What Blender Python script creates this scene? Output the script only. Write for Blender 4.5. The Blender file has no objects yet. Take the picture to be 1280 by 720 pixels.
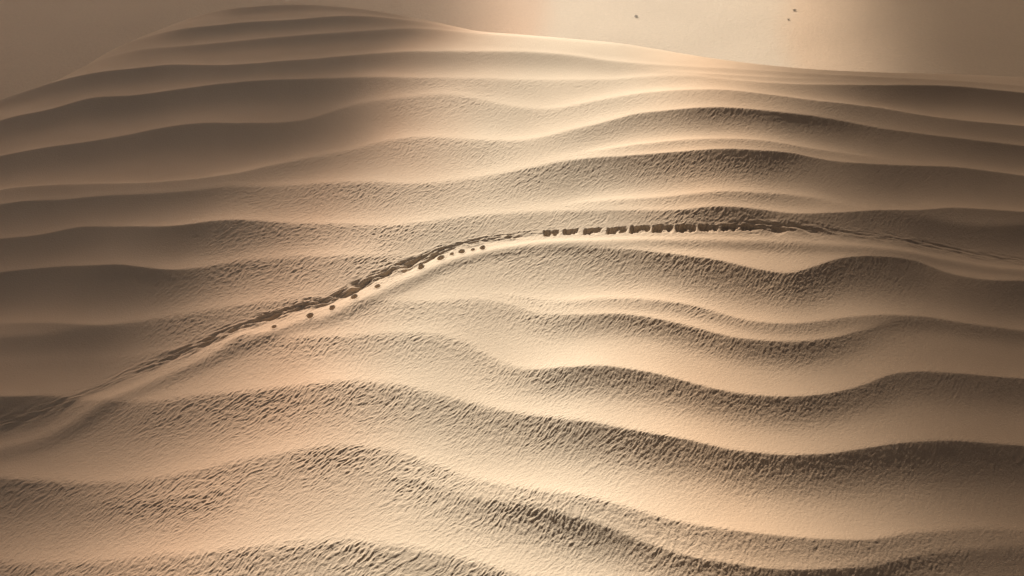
import bpy, math, numpy as np
from mathutils import Vector
R = math.radians
sc = bpy.context.scene
col = sc.collection
rng = np.random.default_rng(7)

# ------------------------------------------------------------------ camera
H, PITCH, FPX = 8.0, R(34), 1584.0
cam_d = bpy.data.cameras.new('camera'); cam = bpy.data.objects.new('camera', cam_d); col.objects.link(cam)
cam.location = (0, 0, H); cam.rotation_euler = (R(90) - PITCH, 0, 0)
cam_d.sensor_width = 36; cam_d.lens = FPX / 1280 * 36; cam_d.clip_end = 20000; cam_d.clip_start = .1
sc.camera = cam
sp, cp = math.sin(PITCH), math.cos(PITCH)
PLAIN_Z = -30.0

def ray(px, py):
    a = (np.asarray(px, float) - 640) / FPX; b = (360 - np.asarray(py, float)) / FPX
    return a, cp + b * sp, -sp + b * cp          # world direction, unnormalised
def ground(px, py, z=0.0):
    """where a point of the photograph lies on level z"""
    dx, dy, dz = ray(px, py)
    t = (z - H) / dz
    return dx * t, dy * t
def pix(x, y, z):
    """inverse of ground(), used once to read where masks lie"""
    yy, zz = y, z - H
    d = yy * cp - zz * sp; u = yy * sp + zz * cp
    return 640 + FPX * x / d, 360 - FPX * u / d

# ------------------------------------------------------------------ noise
def _hash(ix, iy, seed):
    h = (ix.astype(np.int64) * 374761393 + iy.astype(np.int64) * 668265263 + seed * 974634777) & 0xffffffff
    h = ((h ^ (h >> 13)) * 1274126177) & 0xffffffff
    return ((h ^ (h >> 16)) & 0xffff).astype(np.float32) / 65535.0
def noise(x, y, seed=0):
    """gradient noise, about -0.7 .. 0.7"""
    x0 = np.floor(x); y0 = np.floor(y); fx = (x - x0).astype(np.float32); fy = (y - y0).astype(np.float32)
    ix = x0.astype(np.int64); iy = y0.astype(np.int64)
    ux = fx * fx * fx * (fx * (fx * 6 - 15) + 10); uy = fy * fy * fy * (fy * (fy * 6 - 15) + 10)
    def g(dx, dy):
        a = _hash(ix + dx, iy + dy, seed) * (2 * math.pi)
        return np.cos(a) * (fx - dx) + np.sin(a) * (fy - dy)
    a = g(0, 0) * (1 - ux) + g(1, 0) * ux
    b = g(0, 1) * (1 - ux) + g(1, 1) * ux
    return (a * (1 - uy) + b * uy).astype(np.float64)
def fbm(x, y, seed=0, n=3):
    s = 0; a = 1; f = 1
    for i in range(n):
        s = s + a * noise(x * f + 17.3 * i, y * f - 9.1 * i, seed + i); a *= .5; f *= 2.03
    return s
def smooth(e0, e1, x):
    t = np.clip((x - e0) / (e1 - e0), 0, 1); return t * t * (3 - 2 * t)

# ------------------------------------------------------------------ the dune: ripple crests
# every crest: (px, py, strength) read off the photograph; band = width of its shaded face in photo pixels
CREST = [
 (7,  [(235,19,.3),(302,9.5,1),(370,5.5,1),(430,8,.8),(500,16,.5),(560,27,.2)]),
 (8,  [(190,44,.3),(235,35,.9),(302,28,1),(370,24,1),(430,20,.9),(500,24,.5),(600,38,.2)]),
 (8,  [(150,67,.2),(220,58,.6),(285,52,.8),(360,45,.9),(430,40,.8),(526,36,.5),(620,43,.3),(740,53,.15)]),
 (13, [(-60,140,1),(0,125,1),(27,117,1),(67,104,1),(148,88,1.1),(201,82,1.1),(289,81,1.1),(360,76,1),(430,70,.9),(492,65.5,.7),(583,64,.6),(710,69,.6),(761,76,.6),(855,82,.4),(951,87,.35),(1080,95,.5),(1280,107,.3)]),
 (17, [(-60,170,1),(0,151,1),(57,138,1.1),(101,126,1.1),(168,119,1.15),(252,108,1.15),(336,100,1.1),(430,97,.8),(560,98,.35),(700,101,.3),(761,99,.4),(855,94,.45),(917,99,.5),(994,104,.8),(1080,106,1),(1135,106,1.1),(1186,107,1.1),(1280,116,1.1)]),
 (22, [(-60,207,1),(0,195,1),(50,185,1),(101,178,1),(151,170,1),(201,160,1),(252,154,1),(302,154,1),(369,151,.8),(425,136,.45),(509,122,.35),(559,119,.35),(593,124,.35),(643,134,.35),(694,136,.4),(744,126,.5),(794,118,.6),(855,112.5,.75),(900,112,.8),(951,117,.9),(1018,126,1),(1102,136,1),(1186,149,1),(1280,158,1)]),
 (22, [(-60,250,.8),(0,238,.8),(67,232,.8),(201,227,.8),(285,218,.9),(336,207,.8),(369,200,.6),(430,190,.4),(492,175,.4),(526,172,.4),(586,175,.4),(660,175,.45),(727,160,.7),(794,143,.9),(855,136,1.1),(900,134,1.15),(951,138,1.1),(1018,146,1),(1102,161,1),(1186,172,1),(1280,183,1)]),
 (8, [(800,86,0),(870,90,.45),(951,94,.5),(1050,99,.3),(1100,103,0)]),
 (10, [(720,194,0),(747,189,.5),(800,181,.8),(855,175.5,.8),(900,174,.8),(951,176,.8),(994,183,.75),(1040,190,.6),(1090,197,.3),(1140,203,0)]),
 (30, [(-60,268,.9),(0,256,1),(100,248,.9),(200,241,.8),(330,233,.5),(425,229,.45),(526,230,.4),(600,222,.4),(677,207,.7),(717,200,.85),(780,195,1),(855,189.5,1.15),(934,187.5,1.2),(984,191.5,1.1),(1052,203,1),(1119,206.5,1),(1186,209,1),(1280,220,1)]),
 (12, [(690,258,0),(744,252,.6),(800,248,.7),(855,243.5,.8),(917,240,.8),(984,244,.8),(1030,250,.6),(1075,259,0)]),
 (28, [(-60,308,1),(0,299,1),(44,295,1),(101,285,1),(151,284,1),(201,283,1.1),(269,276,1.1),(302,275,1),(363,279,.7),(430,281,.5),(492,282,.4),(593,271,.4),(677,265,.5),(761,263,.7),(855,261.5,.9),(900,258,1),(951,261.5,1),(1001,267,1),(1052,265.5,1),(1085,263.5,1),(1152,263,1),(1186,261,1),(1280,265,1)]),
 (26, [(1110,266,0),(1142,271,.3),(1180,278,.5),(1219,283,.6),(1280,281,.6)]),
 (32, [(-60,350,1),(0,341,1),(67,334,1),(120,331.5,1.1),(151,331,1.1),(175,333.5,1.1),(218,337,1),(252,334,.8),(292,328,.6),(363,322,.5),(430,321,.45),(489,321,.3),(530,322,0)]),
 (30, [(-60,408,.5),(0,405,.6),(50,404,.7),(124,406.5,.9),(185,401,.6),(235,393,.5),(292,383,.45),(369,374,.35),(430,366,0)]),
 (26, [(-60,424,.6),(0,421,.6),(60,418.5,.5),(100,413,.3),(140,408,0)]),
 (30, [(500,352,0),(560,334,.15),(626,318,.35),(694,310.5,.6),(761,311,.8),(815,314,.95),(855,319,1),(900,326,1.1),(951,337,1),(984,341,.9),(1018,333,1.1),(1052,323.5,1),(1102,321,1),(1152,329,1),(1186,341,1),(1229,349,1),(1280,351,1)]),
 (13, [(600,366,0),(640,370,.2),(687,376,.4),(761,373,.7),(800,374,.8),(855,380,.9),(900,391,.9),(934,400,.9),(984,404,.9),(1052,398,.8),(1085,395,.8),(1152,396,.9),(1210,404,.9),(1280,414,.9)]),
 (20, [(400,385,0),(440,380,.25),(540,377,.3),(600,376,.3),(640,383,.4),(670,392,.6),(710,393,.8),(794,394.5,1),(855,406,1.1),(917,421,1.1),(984,426.5,1.1),(1035,423,1),(1085,411,.8),(1120,402,.3),(1160,398,0)]),
 (26, [(280,430,.2),(302,424,.4),(360,423,.4),(430,421,.4),(492,418,.4),(559,423,.4),(593,435,.4),(626,454,.5),(660,461,.8),(710,458.5,1),(761,458,1.1),(828,469,1.15),(884,484,1.15),(934,493,1.1),(984,495.5,1.1),(1035,491,1.05),(1085,479,1),(1110,470,1),(1152,465,1),(1200,467,1),(1280,473,1)]),
 (36, [(-60,497,1.2),(0,495,1.2),(84,496,.75),(101,499,.5),(151,503,.5),(201,502,.6),(252,495,.55),(336,487,.5),(430,479.5,.5),(492,482,.5),(559,497,.55),(626,513,.7),(694,522,.9),(744,527,1),(778,534,1.1),(855,549,1.15),(917,562,1.15),(984,568.5,1.15),(1035,567,1.1),(1085,559.5,1.1),(1135,552.5,1.1),(1186,550.5,1.1),(1280,557,1.1)]),
 (36, [(-60,597,.9),(0,597.5,.9),(67,602,.7),(151,604,.5),(201,598,.4),(302,577,.4),(369,566,.4),(425,560,.4),(492,567,.45),(542,583,.5),(593,599,.5),(674,613,.7),(744,624,.8),(794,637,.9),(855,654,.95),(934,666,1),(1018,673,1),(1068,675,1),(1152,665,.75),(1203,661,.6),(1280,663,.5)]),
 (26, [(60,630,0),(134,628,.25),(201,626,.3),(269,615,.3),(330,600,0)]),
 (34, [(440,590,0),(500,598,.2),(593,621,.5),(677,635,.8),(761,659,.9),(855,693,.95),(934,708,1),(1035,711,1),(1085,708,.9),(1135,697,.7),(1203,688,.6),(1280,684,.5)]),
 (44, [(-60,704,.5),(0,705,.5),(84,706,.4),(168,699,.4),(269,690,.45),(336,684,.5),(430,677.5,.5),(492,683,.55),(559,695,.6),(626,713,.7),(700,736,.8),(800,770,.9),(950,800,1),(1100,805,1),(1280,790,.7)]),
 (48, [(-60,810,.6),(200,808,.6),(430,790,.6),(620,820,.8),(800,880,.9),(1000,910,1),(1280,890,1)]),
 (52, [(-60,930,.6),(300,920,.7),(600,940,.8),(900,1000,1),(1280,1010,1)]),
]
RIDGE = [(-130,150),(-60,140),(0,131),(27,119),(74,92),(126,72),(160,56),(180,46),(225,25),(259,14),(300,6),(340,3),(430,7),(480,12),(526,20),(583,32),(640,37),(710,43),(770,49),(850,62),(951,73),(1102,81),(1186,84),(1280,89),(1400,96)]
TRACK = [(-80,566,.5),(0,535,.5),(60,514,.5),(100,495,.35),(150,474,.4),(200,452,.6),(250,430,1),(300,409,.75),(340,395,.7),(375,383,1.0),(412,374,1.2),(450,356,.75),(480,342,.9),(520,326,1.2),(550,314,.7),(600,302,.6),(640,296,.75),(672,292,.5),(680,291.5,.1),(760,288.5,.1),(860,285,.12),(905,284.5,.3),(950,284,.8),(985,285,.7),(1020,288,.4),(1060,293,.35),(1120,301,.42),(1180,312,.42),(1240,323,.4),(1280,328,.35),(1360,340,.1)]
# row of long prints and row of round pits: (px, py, half width, half height, depth in metres)
PRINTS = [(689,291.5,9,5.2,.15),(714,290,9,5,.14),(741,289,10.5,5,.14),(771,288.3,12,5.6,.17),(800,287,12,5.6,.17),(829,286.4,12,5.6,.17),(858,286,12,5.6,.17),(886,285.6,11,5,.12),(912,285.2,10,4.6,.09),(935,285,8,4.6,.09)]
PITS = [(343,411,2.6,2.6,.07),(388,396.5,3.9,3.5,.12),(415.5,386,3.4,3.4,.10),(443,372,4,3.4,.12),(472,359,3.4,2.3,.07),(527,334,3.9,4,.14),(551,322.6,4.3,3.7,.15),(565,318,2.3,1.7,.05),(577.5,315.4,3.5,3.2,.14),(591.5,313,2.3,1.9,.06),(603.5,311,3.2,3.2,.14)]

def table(pts, zs):
    p = np.array(pts, float)
    x, y = ground(p[:, 0], p[:, 1], zs)
    return p, x, y
def curve(x, y, extra):
    """smooth single-valued curve y(x) on a fine table, eased to straight at both ends"""
    o = np.argsort(x); x = x[o]; y = y[o]; e = [np.asarray(v)[o] for v in extra]
    X = np.arange(x[0] - .01, x[-1] + .02, .03)
    # cubic Hermite with finite-difference slopes
    m = np.gradient(y, x)
    def herm(X):
        i = np.clip(np.searchsorted(x, X) - 1, 0, len(x) - 2); h = x[i + 1] - x[i]; t = np.clip((X - x[i]) / h, 0, 1)
        return (2*t**3 - 3*t**2 + 1) * y[i] + (t**3 - 2*t**2 + t) * h * m[i] + (-2*t**3 + 3*t**2) * y[i + 1] + (t**3 - t**2) * h * m[i + 1]
    Y = herm(X)
    s0 = np.clip((Y[12] - Y[0]) / (X[12] - X[0]), -.5, .5); s1 = np.clip((Y[-1] - Y[-13]) / (X[-1] - X[-13]), -.5, .5)
    L = np.arange(.1, 8, .1)
    Xa = np.concatenate([(X[0] - L)[::-1], X, X[-1] + L])
    Ya = np.concatenate([(Y[0] - s0 * 3 * np.tanh(L / 3))[::-1], Y, Y[-1] + s1 * 3 * np.tanh(L / 3)])
    def soft(v, n=17):
        for _ in range(2): v = np.convolve(np.pad(v, n // 2, mode='edge'), np.ones(n) / n, 'valid')
        return v
    return Xa, Ya, [soft(np.interp(Xa, x, v)) for v in e] + [soft(np.gradient(Ya, Xa))]

class Terrain:
    def __init__(s):
        s.zc = [np.zeros(len(c[1])) for c in CREST]
        s.zr = np.zeros(len(RIDGE)); s.zt = np.zeros(len(TRACK))
        s.zp = np.zeros(len(PRINTS)); s.zq = np.zeros(len(PITS))
        s.build()
        for _ in range(5):               # let every traced line rest on the surface it shapes
            for k, (b, pts) in enumerate(CREST):
                p, x, y = table(pts, s.zc[k]); s.zc[k] = .5 * s.zc[k] + .5 * s.height(x, y, detail=False)
            p, x, y = table(RIDGE, s.zr); s.zr = .5 * s.zr + .5 * s.height(x, y - .3, detail=False)
            p, x, y = table(TRACK, s.zt); s.zt = .5 * s.zt + .5 * s.height(x, y, detail=False)
            for a, L in (('zp', PRINTS), ('zq', PITS)):
                p, x, y = table(L, getattr(s, a)); setattr(s, a, .5 * getattr(s, a) + .5 * s.height(x, y, detail=False))
            s.build()
    def build(s):
        s.cr = []
        for k, (band, pts) in enumerate(CREST):
            p, x, y = table(pts, s.zc[k])
            x2, y2 = ground(p[:, 0], p[:, 1] + band, s.zc[k])
            w = (y - y2) * .95
            s.cr.append(curve(x, y, [p[:, 2], w]))
        p, x, y = table(RIDGE, s.zr)
        s.ridge = curve(x, y, [x])
        p, x, y = table(TRACK, s.zt)
        s.track = curve(x, y, [p[:, 2], p[:, 0]])
        def marks(L, z):
            out = []
            for (px, py, a, b, d), zz in zip(L, z):
                x, y = ground(px, py, zz); xa, _ = ground(px + a, py, zz); _, yb = ground(px, py - b, zz)
                out.append((x, y, (xa - x) * (1 if px > 680 else .78), (yb - y) * (.50 if px > 680 else .88), d * (.55 if px > 680 else .8)))
            return out
        s.prints = marks(PRINTS, s.zp); s.pits = marks(PITS, s.zq)
    def track_uv(s, x, y):
        X, Y, (a, px, gg) = s.track
        c = np.interp(x, X, Y); g = np.interp(x, X, gg); q = 1 / np.sqrt(1 + g * g)
        return (y - c) * q, np.interp(x, X, a), np.interp(x, X, px), g
    def height(s, x, y, detail=True):
        z = np.zeros_like(x); mk = np.zeros_like(x)
        # slow meander so no edge is a ruled curve
        wob = .035 * noise(x * .9, y * .7, 3) + .018 * noise(x * 2.3, y * 2.0, 4) if detail else 0
        for k, (X, Y, (a, w, gg)) in enumerate(s.cr):
            c = np.interp(x, X, Y); g = np.interp(x, X, gg); q = 1 / np.sqrt(1 + g * g)
            A = np.interp(x, X, a); W = np.maximum(np.interp(x, X, w) * q, .05)
            u = (y - c + wob * .6) * q
            e = .016 + .075 * np.clip(1 - A, 0, 1)
            r = np.sqrt(u * u + e * e) - e
            amp = SLOPE_N * np.clip(A, 0, 2) ** 1.45 * W
            Wf = amp / SLOPE_F + .15 * W
            z += amp * np.where(u < 0, .3 * np.logaddexp(0, (W - r) / (.3 * W)), np.exp(-r / np.maximum(Wf, .04)))
            vis = smooth(0, .25, A)
            mk = np.maximum(mk, vis * np.where(u < 0, np.exp(-(np.maximum(-u, 0) / (1.3 * W)) ** 1.6), np.exp(-u / .05)))
        # swells
        z += .05 * noise(x * .22, y * .2, 11) + .012 * noise(x * .8, y * .9, 12)
        # far edge of the dune
        X, Y, _ = s.ridge
        c = np.interp(x, X, Y); d = np.zeros_like(y); far = y > c - 3.2
        if far.any():
            xf_, yf_ = x[far], y[far]; best = np.full(xf_.shape, 1e9)
            Xs, Ys = X[::8], Y[::8]
            for i in range(len(Xs) - 1):
                ax, ay = Xs[i], Ys[i]; bx_, by_ = Xs[i + 1] - ax, Ys[i + 1] - ay
                tt = np.clip(((xf_ - ax) * bx_ + (yf_ - ay) * by_) / (bx_ * bx_ + by_ * by_), 0, 1)
                best = np.minimum(best, (xf_ - ax - tt * bx_) ** 2 + (yf_ - ay - tt * by_) ** 2)
            sg = np.sqrt(best + 1e-6) * np.where(yf_ > c[far], 1, -1)
            d[far] = np.maximum(sg + .75, 0)
        drop = np.where(d < 1.8, d * d / 5.2, 1.8 * 1.8 / 5.2 + (d - 1.8) * .69)
        side = np.maximum(np.abs(x) - 14 - .25 * np.maximum(y, 0), 0); back = np.maximum(-y - 1, 0)
        drop = drop + side ** 1.5 * .15 + back ** 1.5 * .2
        z = z - drop
        if not detail: return z
        # wind wrinkles on the shaded faces
        WR, AN = wrinkle_maps(x, y)
        wx = .30 * noise(x * .55, y * .45, 20) + .05 * noise(x * 3.1, y * 2.3, 21) + .02 * noise(x * 9, y * 7, 22)
        wy = .06 * noise(x * 2.7, y * 2.9, 23) + .02 * noise(x * 8, y * 8, 24)
        ca, sa = math.cos(R(55)), math.sin(R(55))
        l = (x + wx) * ca + (y + wy) * sa; t = -(x + wx) * sa + (y + wy) * ca
        patch = .85 + .6 * np.clip(noise(x * 1.7, y * 1.4, 31) + .15, -.35, .7)
        n1 = noise(t / .027, l / .075, 32); n2 = noise(t / .018, l / .040, 33); n3 = noise(t / .055, l / .13, 36)
        rid = lambda n: 1 - np.clip(np.abs(n) * 3.0, 0, 1)
        c1 = noise(x / .042 + 3 * wx, y / .070 + 3 * wy, 34); c2 = noise(x / .024, y / .038, 35); c3 = noise(x / .075 + 4 * wy, y / .10 + 4 * wx, 37)
        streak = n1 * .75 + n2 * .6 - rid(n1 + .1) * .35 + n3 * .55 - rid(c3 + .6 * c2) * .25
        cells = .3 - rid(c1) * .6 - rid(c3 + .6 * c2) * .4 + c2 * .35
        cells = .3 - rid(c1) * .5 - rid(c3 + .5 * c2) * .45 + c2 * .4
        wrk = streak * AN + cells * (1 - AN)
        m = mk * .80 + .27
        z += .0078 * WR * patch * m * wrk
        # a few deeper gouges right under the crests
        go = np.clip(noise(t / .06, l / .2, 41) - .30, 0, 1) * np.clip(noise(x * 1.1, y * 1.1, 42) + .25, 0, 1)
        z -= .035 * WR * go * smooth(.35, .9, mk)
        # the track along the crest: trench with a bright near lip
        v, ta, tpx, g = s.track_uv(x, y)
        rough = noise(x * 5, y * 5, 51) * .5 + noise(x * 13, y * 10, 52) * .4
        g_ = np.clip(g, -.5, 1.6); th_t = np.arctan(g_) + .16
        la = x * np.cos(th_t) + y * np.sin(th_t); ta_ = -x * np.sin(th_t) + y * np.cos(th_t)
        # strands are laid out in track space so that they follow it
        st = noise((v + .35 * x * .22) / .038, x / .17, 53) + .6 * noise((v + .06 * x) / .02, x / .09, 56)
        blot = .85 + .8 * noise(x * 1.9, x * 0 + .5, 54) + .5 * noise(x * 5.5, y * 0 + .2, 57)
        dep = ta ** 1.8 * np.clip(blot, .2, 1.5) * .055
        brk = .25 + .75 * smooth(-.22, .22, noise(x * 4.4, v * 7, 58) + .25 * (ta - .8))
        dep = dep * brk
        vv = v + .045 * rough + .02 * st
        trench = np.where(vv > -.01, smooth(.085, -.015, vv), smooth(-.17, -.015, vv))
        z -= dep * trench
        z += .036 * np.clip(ta, 0, 1) ** 1.3 * st * np.exp(-((v - .02) / .08) ** 2)
        z += .012 * np.clip(ta, 0, 1) * rough * np.exp(-((v + .12) / .12) ** 2)
        lipn = .035 * smooth(-.25, .4, ta + .35 * np.exp(-((tpx - 780) / 120) ** 4) + .4 * smooth(1000, 1090, tpx))
        z += lipn * np.exp(-((v + .30) / .12) ** 2)
        # lump of sand heaved up below the track
        bx, by = ground(296, 421, .07); dxx = (x - bx); dyy = (y - by) - dxx * .9
        z += .025 * np.exp(-(dxx / .15) ** 2 - (dyy / .10) ** 2) 
        # long prints
        for (cx, cy, a, b, dp) in s.prints:
            near = (np.abs(x - cx) < 3 * a) & (np.abs(y - cy) < 4 * b)
            X_ = x[near] - cx; Y_ = y[near] - cy
            X_ = X_ - .15 * Y_ + .02 * noise(x[near] * 12, y[near] * 12, 61)
            fr = noise(x[near] / .026, y[near] / .16, 62); fl = noise(x[near] / .05, y[near] / .05, 64)
            ex = smooth(1.15, .85, np.abs(X_) / a)
            Yn = Y_ / b + .50 * fr + .5 * fl
            ey = smooth(-1.7, -.2, Yn) * smooth(1.25, .95, Yn)
            q = X_ / a
            toe = .22 + .78 * smooth(.1, -.35, q) + .30 * np.exp(-((q - .55) / .22) ** 2) + .35 * np.exp(-((Yn - .2) / .3) ** 2)
            z[near] -= dp * .8 * ex * ey * np.clip(toe * (1 + .7 * fl) + .25 * fr, .05, 1.2)
        for (cx, cy, a, b, dp) in s.pits:
            near = (np.abs(x - cx) < 3.5 * a) & (np.abs(y - cy) < 3.5 * b)
            r = np.sqrt(((x[near] - cx) / a) ** 2 + ((y[near] - cy) / b) ** 2) * (1 + .3 * noise(x[near] * 18, y[near] * 18, 63))
            z[near] += -dp * 1.1 * smooth(1.35, .75, r) + .006 * np.exp(-((r - 1.7) / .35) ** 2)
        return z

# how wrinkled the faces are, and how far the wrinkles run as streaks rather than cells
CTRL = [(0,60,0,0),(200,60,0,1),(380,60,0,1),(520,60,.1,1),(680,66,.25,1),(900,70,.1,1),(1200,100,.05,1),
 (0,220,0,1),(150,220,0,1),(300,200,.02,1),(400,140,.15,1),(430,200,.6,1),(550,130,.7,1),(560,190,.85,1),(700,150,.5,1),(880,150,.7,.6),(1050,150,.45,.6),(1250,170,.2,.5),
 (0,330,0,1),(130,320,0,1),(230,300,.1,1),(320,290,.7,1),(420,260,1,1),(600,250,.8,1),(750,280,.7,.8),(900,220,.8,.6),(1080,260,.35,.5),(1250,280,.25,.5),
 (40,430,0,1),(150,420,.1,1),(220,420,.8,1),(330,350,1,1),(450,320,1,1),(600,380,.7,1),(800,340,.9,.8),(950,360,1,.6),(1100,370,.55,.4),(1250,400,.4,.3),
 (20,520,.1,1),(90,520,.4,1),(200,530,1,.9),(400,500,1.1,1),(600,500,.9,1),(800,480,1,.6),(950,520,1,.4),(1100,500,.6,.3),(1250,500,.45,.3),
 (10,620,.5,1),(100,640,.8,.9),(250,640,1,1),(450,620,1.1,1),(650,560,1,.8),(850,600,1.1,.5),(1050,620,.8,.3),(1250,620,.5,.2),
 (0,720,.8,.9),(250,720,1.1,.9),(500,710,1.1,.9),(700,660,1.1,.8),(900,700,1,.4),(1100,715,.7,.3),(1280,715,.4,.2),(0,900,1,1),(640,900,1,1),(1280,900,.8,.2)]
_c = np.array(CTRL, float); _cx, _cy = ground(_c[:, 0], _c[:, 1])
GX = np.linspace(-16, 16, 129); GY = np.linspace(0, 40, 161)
_gx, _gy = np.meshgrid(GX, GY)
_w = np.zeros(_gx.shape); _a = np.zeros(_gx.shape); _s = np.zeros(_gx.shape)
for i in range(len(_c)):
    sg = .045 * (_cy[i] + 6)
    q = 1 / (((_gx - _cx[i]) ** 2 + ((_gy - _cy[i]) * .7) ** 2) / sg ** 2 + .15) ** 2.2
    _s += q; _w += q * _c[i, 2]; _a += q * _c[i, 3]
_w /= _s; _a /= _s
def bil(M, x, y):
    fx = np.clip((x - GX[0]) / (GX[1] - GX[0]), 0, len(GX) - 1.001); fy = np.clip((y - GY[0]) / (GY[1] - GY[0]), 0, len(GY) - 1.001)
    i = fx.astype(int); j = fy.astype(int); fx = fx - i; fy = fy - j
    return (M[j, i] * (1 - fx) + M[j, i + 1] * fx) * (1 - fy) + (M[j + 1, i] * (1 - fx) + M[j + 1, i + 1] * fx) * fy
def wrinkle_maps(x, y): return bil(_w, x, y), bil(_a, x, y)

SLOPE_N, SLOPE_F = .45, .27
T = Terrain()

# ------------------------------------------------------------------ materials
def material(name):
    m = bpy.data.materials.new(name); m.use_nodes = True
    return m, m.node_tree.nodes, m.node_tree.links, m.node_tree.nodes['Principled BSDF']
def sand_material(name, c0, c1, scale=1.0, grain=.5):
    m, N, L, P = material(name)
    tc = N.new('ShaderNodeTexCoord')
    n1 = N.new('ShaderNodeTexNoise'); n1.inputs['Scale'].default_value = .8 * scale; n1.inputs['Detail'].default_value = 6
    n2 = N.new('ShaderNodeTexNoise'); n2.inputs['Scale'].default_value = 90 * scale; n2.inputs['Detail'].default_value = 4; n2.inputs['Roughness'].default_value = .7
    L.new(tc.outputs['Object'], n1.inputs['Vector']); L.new(tc.outputs['Object'], n2.inputs['Vector'])
    mx = N.new('ShaderNodeMix'); mx.data_type = 'FLOAT'; mx.inputs[0].default_value = .4
    L.new(n1.outputs[0], mx.inputs[2]); L.new(n2.outputs[0], mx.inputs[3])
    r = N.new('ShaderNodeValToRGB'); r.color_ramp.elements[0].position = .3; r.color_ramp.elements[1].position = .7
    r.color_ramp.elements[0].color = (*c0, 1); r.color_ramp.elements[1].color = (*c1, 1)
    L.new(mx.outputs[0], r.inputs[0]); L.new(r.outputs[0], P.inputs['Base Color'])
    P.inputs['Roughness'].default_value = .92; P.inputs['Specular IOR Level'].default_value = .15
    b = N.new('ShaderNodeBump'); b.inputs['Strength'].default_value = grain; b.inputs['Distance'].default_value = .006 / scale
    n3 = N.new('ShaderNodeTexNoise'); n3.inputs['Scale'].default_value = 45 * scale; n3.inputs['Detail'].default_value = 2
    L.new(tc.outputs['Object'], n3.inputs['Vector'])
    ad = N.new('ShaderNodeMath'); ad.operation = 'ADD'; L.new(n2.outputs[0], ad.inputs[0]); L.new(n3.outputs[0], ad.inputs[1])
    L.new(ad.outputs[0], b.inputs['Height']); L.new(b.outputs[0], P.inputs['Normal'])
    return m
SAND = sand_material('sand', (.49, .390, .283), (.60, .482, .354))
PLAIN = sand_material('plain_sand', (.45, .36, .262), (.64, .515, .378), scale=.06, grain=.3)

# ------------------------------------------------------------------ dune mesh on a fan-shaped grid
C0 = 5.3
NX, NY = 1650, 1560
sx = np.concatenate([-np.geomspace(.43, 2.4, 60)[::-1][:-1], np.linspace(-.43, .43, NX), np.geomspace(.43, 2.4, 60)[1:]])
ang = np.linspace(R(50), R(19.5), NY)
rows = H / np.tan(ang)
rows = np.concatenate([np.linspace(-4.5, rows[0], 60)[:-1], rows, rows[-1] + np.geomspace(.03, 70, 140)])
Yg = np.repeat(rows[:, None], len(sx), 1); Xg = sx[None, :] * (Yg + C0)
Z = np.empty_like(Xg)
for i in range(0, len(rows), 100):
    Z[i:i+100] = T.height(Xg[i:i+100].ravel(), Yg[i:i+100].ravel()).reshape(-1, len(sx))
Z = np.maximum(Z, PLAIN_Z - 1.5)
nr, nc = Z.shape
V = np.stack([Xg, Yg, Z], -1).astype(np.float32)
# smooth normals of the whole surface so that the pieces meet without a seam
du = np.gradient(V.astype(np.float64), axis=1); dv = np.gradient(V.astype(np.float64), axis=0)
NRM = np.cross(du, dv); NRM /= np.linalg.norm(NRM, axis=-1, keepdims=True)
V = V.reshape(-1, 3); NRM = NRM.reshape(-1, 3)
# owner of every face: 0 dune, 1 track, 2.. one print each
xf = ((Xg[:-1, :-1] + Xg[1:, 1:]) / 2); yf = ((Yg[:-1, :-1] + Yg[1:, 1:]) / 2)
v, ta, tpx, g = T.track_uv(xf, yf)
own = np.zeros(xf.shape, np.int32)
wt = np.where(ta > .2, .16, .12) + .03 * noise(xf * 6, yf * 6, 71)
own[(v > -wt * 1.35) & (v < wt) & (tpx > -70) & (tpx < 1350) & (np.abs(xf) < 12)] = 1
for k, (cx, cy, a, b, d) in enumerate(T.prints):
    own[(np.abs(xf - cx - .25 * (yf - cy)) < a * 1.12) & (yf - cy > -b * 1.7) & (yf - cy < b * 1.35)] = 2 + k
for k, (cx, cy, a, b, d) in enumerate(T.pits):
    own[(((xf - cx) / a) ** 2 + ((yf - cy) / b) ** 2) < 1.45 ** 2] = 2 + len(T.prints) + k
own = own.ravel()
ii = (np.arange(nr - 1)[:, None] * nc + np.arange(nc - 1)[None, :]).ravel()
quads = np.stack([ii, ii + 1, ii + nc + 1, ii + nc], 1)
def piece(name, sel, mat, origin=None):
    q = quads[sel]; used, inv = np.unique(q, return_inverse=True)
    me = bpy.data.meshes.new(name)
    co = V[used].copy()
    if origin is not None: co -= np.array(origin, np.float32)
    nf = len(q)
    me.vertices.add(len(used)); me.vertices.foreach_set('co', co.ravel())
    me.loops.add(nf * 4); me.loops.foreach_set('vertex_index', inv.ravel().astype(np.int32))
    me.polygons.add(nf); me.polygons.foreach_set('loop_start', np.arange(0, nf * 4, 4, dtype=np.int32))
    me.update(calc_edges=True); me.shade_smooth()
    me.normals_split_custom_set_from_vertices(NRM[used].tolist())
    me.materials.append(mat)
    o = bpy.data.objects.new(name, me); col.objects.link(o)
    if origin is not None: o.location = origin
    return o
dune = piece('sand_dune', own == 0, SAND); dune['kind'] = 'structure'; dune['label'] = 'rippled tan sand dune with sharp wavy crests and wrinkled shaded faces'
trk = piece('sand_track', own == 1, SAND); trk['kind'] = 'structure'; trk['label'] = 'narrow trampled track curving across the rippled sand dune'
ordn = ['first', 'second', 'third', 'fourth', 'fifth', 'sixth', 'seventh', 'eighth', 'ninth', 'tenth', 'eleventh']
desc = ['with a dark blot at its left end', 'dark at its left half and pale at its right', 'with ragged blurred lower edge', 'deep and dark with ragged lower edge', 'deep and dark with a paler right half', 'deep and dark, narrower in the middle', 'dark on its left half, last of the deep ones', 'shallow and streaky', 'faint and streaky', 'faint, merging into the dark smear']
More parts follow.
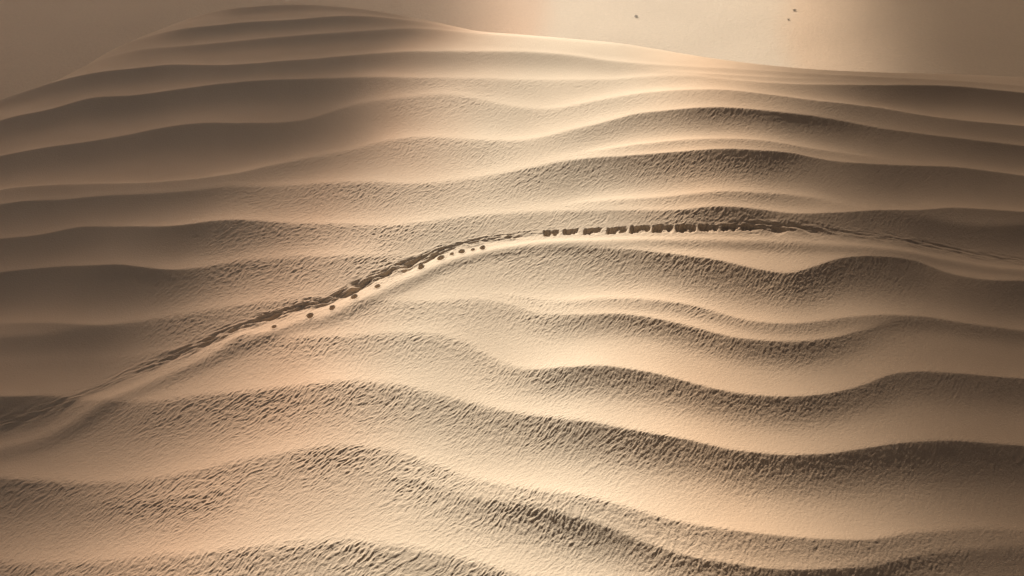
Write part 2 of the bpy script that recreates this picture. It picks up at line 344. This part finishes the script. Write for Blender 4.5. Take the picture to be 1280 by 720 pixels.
for k, (cx, cy, a, b, d) in enumerate(T.prints):
    z = float(V[quads[own == 2 + k]][..., 2].min())
    o = piece('footprint', own == 2 + k, SAND, (float(cx), float(cy), z))
    o['label'] = f'oblong footprint {desc[k]}, {ordn[k]} from left'; o['category'] = 'footprint'; o['group'] = 'oblong footprints along the sand track'
szs = ['small', 'large', 'medium', 'large', 'shallow', 'deep', 'largest dark', 'tiny faint', 'deep round', 'tiny faint', 'deep round']
for k, (cx, cy, a, b, d) in enumerate(T.pits):
    kk = 2 + len(T.prints) + k
    z = float(V[quads[own == kk]][..., 2].min())
    o = piece('round_pit', own == kk, SAND, (float(cx), float(cy), z))
    o['label'] = f'{szs[k]} pit in pale sand strip below the dark track, {ordn[k]} of eleven from left'; o['category'] = 'sand pit'; o['group'] = 'round pits beside the sand track'

# ------------------------------------------------------------------ plain far below
def grid_mesh(name, xs, ys, f, mat):
    X, Y = np.meshgrid(xs, ys); Zz = f(X, Y)
    vv = np.stack([X, Y, Zz], -1).reshape(-1, 3); n = len(xs); m = len(ys)
    i = (np.arange(m - 1)[:, None] * n + np.arange(n - 1)[None, :]).ravel()
    q = np.stack([i, i + 1, i + n + 1, i + n], 1)
    me = bpy.data.meshes.new(name); me.from_pydata(vv.tolist(), [], q.tolist()); me.shade_smooth(); me.materials.append(mat)
    o = bpy.data.objects.new(name, me); col.objects.link(o); return o
def plain_h(x, y):
    return PLAIN_Z + .5 * noise(x * .02, y * .02, 81) + .12 * noise(x * .09, y * .07, 82) + .05 * noise(x * .3, y * .22, 83)
w = np.concatenate([-np.geomspace(90, 1500, 25)[::-1], np.linspace(-88, 88, 260), np.geomspace(90, 1500, 25)])
pl = grid_mesh('desert_plain', w, w + 80, plain_h, PLAIN); pl['kind'] = 'structure'; pl['label'] = 'pale hazy desert floor far below the dune'

# ------------------------------------------------------------------ shrubs on the plain
def leaf_mat():
    m, N, L, P = material('dry_foliage'); P.inputs['Base Color'].default_value = (.09, .085, .045, 1); P.inputs['Roughness'].default_value = .8
    n = N.new('ShaderNodeTexNoise'); n.inputs['Scale'].default_value = 6
    r = N.new('ShaderNodeValToRGB'); r.color_ramp.elements[0].color = (.05, .05, .025, 1); r.color_ramp.elements[1].color = (.13, .11, .06, 1)
    L.new(n.outputs[0], r.inputs[0]); L.new(r.outputs[0], P.inputs['Base Color']); return m
LEAF = leaf_mat()
WOOD, _, _, _P = material('dry_wood'); _P.inputs['Base Color'].default_value = (.12, .08, .05, 1)
def shrub(px, py, size, label, seed, dens=1.0):
    r = np.random.default_rng(seed)
    x, y = ground(px, py, PLAIN_Z); x, y = float(x), float(y); z = float(plain_h(np.array([x]), np.array([y]))[0]) - .03
    e = bpy.data.objects.new('desert_shrub', None); col.objects.link(e); e.location = (x, y, z)
    e['label'] = label; e['category'] = 'shrub'; e['group'] = 'shrubs dotted on the plain'
    vs, fs, ws, wf = [], [], [], []
    tips = []
    for b in range(16):
        a = r.uniform(0, 2 * math.pi); tl = r.uniform(.15, 1.0)
        tip = np.array([math.cos(a) * math.sin(tl), math.sin(a) * math.sin(tl), math.cos(tl)]) * size * r.uniform(.55, .95) * np.array([1, 1, .8])
        tips.append(tip); k = len(ws); sd = np.array([-math.sin(a), math.cos(a), 0]) * size * .03; up = np.array([0, 0, size * .03])
        for c_, q in ((np.zeros(3), 1), (tip, .3)):
            ws += [(c_ + sd * q).tolist(), (c_ - sd * q).tolist(), (c_ + up * q + np.array([math.cos(a), math.sin(a), 0]) * size * .03 * q).tolist()]
        wf += [(k, k+1, k+4, k+3), (k+1, k+2, k+5, k+4), (k+2, k, k+3, k+5), (k+3, k+4, k+5), (k+2, k+1, k)]
    for b in range(int(900 * dens)):
        t = tips[r.integers(len(tips))] * r.uniform(.45, 1.05) + r.normal(0, size * .09, 3); t[2] = max(t[2], .02)
        n = r.normal(0, 1, (2, 3)); s_ = size * .055; k = len(vs)
        vs += [(t + n[0] * s_).tolist(), (t + n[1] * s_).tolist(), (t - n[0] * s_ * .8).tolist()]; fs.append((k, k+1, k+2))
    for nm, a_, b_, mt in (('foliage', vs, fs, LEAF), ('stem', ws, wf, WOOD)):
        me = bpy.data.meshes.new(nm); me.from_pydata(a_, [], b_); me.materials.append(mt)
        o = bpy.data.objects.new(nm, me); col.objects.link(o); o.parent = e
shrub(795, 23, .22, 'small dark shrub on the bright sunlit part of the plain, left of the others', 1)
shrub(993, 17, .21, 'small dark shrub at the right edge of the bright patch, farthest up', 2)
shrub(985, 29, .2, 'faint sparse shrub just below a darker shrub on the bright plain', 3, .35)

# ------------------------------------------------------------------ light: sun, sky, unseen clouds added for side shade
SUN_EL, SUN_AZ = R(25), R(-16)      # azimuth measured from the view direction, left is negative
sd = Vector((math.sin(SUN_AZ) * math.cos(SUN_EL), math.cos(SUN_AZ) * math.cos(SUN_EL), math.sin(SUN_EL)))
sun_d = bpy.data.lights.new('sun', 'SUN'); sun_d.energy = 5.0; sun_d.angle = R(.53); sun_d.color = (1, .945, .85)
sun = bpy.data.objects.new('sun', sun_d); col.objects.link(sun)
sun.rotation_euler = sd.to_track_quat('Z', 'Y').to_euler(); sun.location = (0, 0, 60)
W = bpy.data.worlds.new('World'); sc.world = W; W.use_nodes = True
N = W.node_tree.nodes; L = W.node_tree.links; bg = N['Background']
sky = N.new('ShaderNodeTexSky'); sky.sky_type = 'NISHITA'; sky.sun_disc = False
sky.sun_elevation = SUN_EL; sky.sun_rotation = SUN_AZ; sky.dust_density = 3; sky.air_density = .6; sky.ozone_density = .5
mul = N.new('ShaderNodeMix'); mul.data_type = 'RGBA'; mul.blend_type = 'MULTIPLY'; mul.inputs[0].default_value = 1
mul.inputs[7].default_value = (.47, .32, .22, 1)      # dust in the air
L.new(sky.outputs[0], mul.inputs[6]); L.new(mul.outputs[2], bg.inputs[0]); bg.inputs[1].default_value = .05

SHADE_CLOUD_Z = 60.0
def up(x, y, z):
    t = (SHADE_CLOUD_Z - z) / sd.z
    return x + sd.x * t, y + sd.y * t
def shade_cloud(name, edge, side, label, trans, tint, soft, near_soft):
    """unseen lumpy cloudbank added for its shadow, whose near edge follows the given outline; it reaches 'side' metres outward"""
    e = np.array(edge, float); n = 90
    s = np.linspace(0, 1, len(e)); S = np.linspace(0, 1, n)
    ex = np.interp(S, s, e[:, 0]); ey = np.interp(S, s, e[:, 1])
    ex += .8 * noise(S * 14, S * 0, 91 + int(side)); 
    K = 60; vs = []; fs = []; tk = []
    for layer in (0, 1):
        for i in range(n):
            for j in range(K):
                f = (j / (K - 1)) ** 2; x = ex[i] + side * f; y = ey[i]
                th = 9 * min(1, (f * abs(side) / 45) ** 1.3) * min(1, (i * 1.0 / 8) ** .5, ((n - 1 - i) / 8) ** .5) * min(1, ((K - 1 - j) / 6) ** .5)
                bump = 1 + .6 * float(noise(np.array([x * .06]), np.array([y * .06]), 95 + layer)[0])
                tk.append(float(smooth(0, 1, abs(side) * f / ((soft + near_soft * max(0, min(1, (34.5 - (y - ey[0])) / 7))) if y - ey[0] < 45 else soft + min(1, (y - ey[0] - 45) / 40) * (12 - soft))) ))
                vs.append((x, y, SHADE_CLOUD_Z + (th * 1.6 * bump if layer else -th * .5 * bump)))
    M = n * K
    for i in range(n - 1):
        for j in range(K - 1):
            a = i * K + j
            fs.append((a, a + K, a + K + 1, a + 1)); fs.append((M + a, M + a + 1, M + a + K + 1, M + a + K))
    me = bpy.data.meshes.new(name); me.from_pydata(vs, [], fs); me.shade_smooth()
    m = bpy.data.materials.new('shade_cloud'+('_left' if side < 0 else '_right')); m.use_nodes = True
    Nn = m.node_tree.nodes; Ll = m.node_tree.links; Nn.remove(Nn['Principled BSDF'])
    tr = Nn.new('ShaderNodeBsdfTransparent'); tr.inputs[0].default_value = (*tint, 1)
    df = Nn.new('ShaderNodeBsdfTranslucent'); df.inputs[0].default_value = (.10, .08, .065, 1)
    mx = Nn.new('ShaderNodeMixShader'); at = Nn.new('ShaderNodeAttribute'); at.attribute_name = 'shade_density'
    mu = Nn.new('ShaderNodeMath'); mu.operation = 'MULTIPLY'; mu.inputs[1].default_value = 1 - math.sqrt(trans)
    Ll.new(at.outputs['Fac'], mu.inputs[0]); Ll.new(mu.outputs[0], mx.inputs[0])
    me.attributes.new('shade_density', 'FLOAT', 'POINT').data.foreach_set('value', tk)  # opacity ramp that softens the edge of the cast shade
    Ll.new(tr.outputs[0], mx.inputs[1]); Ll.new(df.outputs[0], mx.inputs[2]); Ll.new(mx.outputs[0], Nn['Material Output'].inputs[0])
    me.materials.append(m)
    o = bpy.data.objects.new(name, me); col.objects.link(o); o['kind'] = 'structure'; o['label'] = label
def edge_from(dune_pts, plain_pts):
    out = []
    for p in dune_pts:
        x, y = ground(p[0], p[1], 0.0); out.append(up(float(x), float(y), 0.0))
    for p in plain_pts:
        x, y = ground(p[0], p[1], PLAIN_Z); out.append(up(float(x), float(y), PLAIN_Z))
    out = sorted(out, key=lambda q: q[1])
    out = [(out[0][0], out[0][1] - 25)] + out + [(out[-1][0], out[-1][1] + 60)]
    return out
LEFT = edge_from([(220,900),(350,740),(430,600),(440,500),(450,400),(470,300),(525,200),(575,110),(615,50)], [(680,70),(680,40),(685,0)])  # outlines set so the unseen clouds' shade falls along both sides
RIGHT = edge_from([(900,900),(840,740),(810,600),(800,500),(810,400),(830,300),(845,200),(855,120)], [(985,80),(985,40),(985,0)])
shade_cloud('shade_cloud', LEFT, -220, 'unseen grey cloudbank added to shade the left of the dune', .07, (1, .90, .85), 1.5, 2.4)
shade_cloud('shade_cloud', RIGHT, 220, 'unseen grey cloudbank added to shade the right of the dune', .10, (1, .93, .88), 3.2, 0)

# ------------------------------------------------------------------ dusty air
bpy.ops.mesh.primitive_cube_add(size=1, location=(0, 80, (PLAIN_Z - 3 + 10.5) / 2)); hz = bpy.context.object
hz.name = 'haze'; hz.scale = (3060, 3060, 10.5 - (PLAIN_Z - 3)); hz['kind'] = 'stuff'; hz['label'] = 'pale dusty air over dune and plain'
m = bpy.data.materials.new('haze'); m.use_nodes = True; Nn = m.node_tree.nodes; Nn.remove(Nn['Principled BSDF'])
pv = Nn.new('ShaderNodeVolumePrincipled'); pv.inputs['Color'].default_value = (.95, .89, .81, 1); pv.inputs['Density'].default_value = .0023; pv.inputs['Anisotropy'].default_value = .5
m.node_tree.links.new(pv.outputs[0], Nn['Material Output'].inputs['Volume']); hz.data.materials.append(m)

# ------------------------------------------------------------------ output
vs_ = sc.view_settings; vs_.view_transform = 'Standard'; vs_.look = 'None'; vs_.gamma = 1; vs_.exposure = .88
sc.render.engine = 'CYCLES'; sc.cycles.use_denoising = True; sc.cycles.max_bounces = 4; sc.cycles.volume_bounces = 1; sc.cycles.transparent_max_bounces = 12
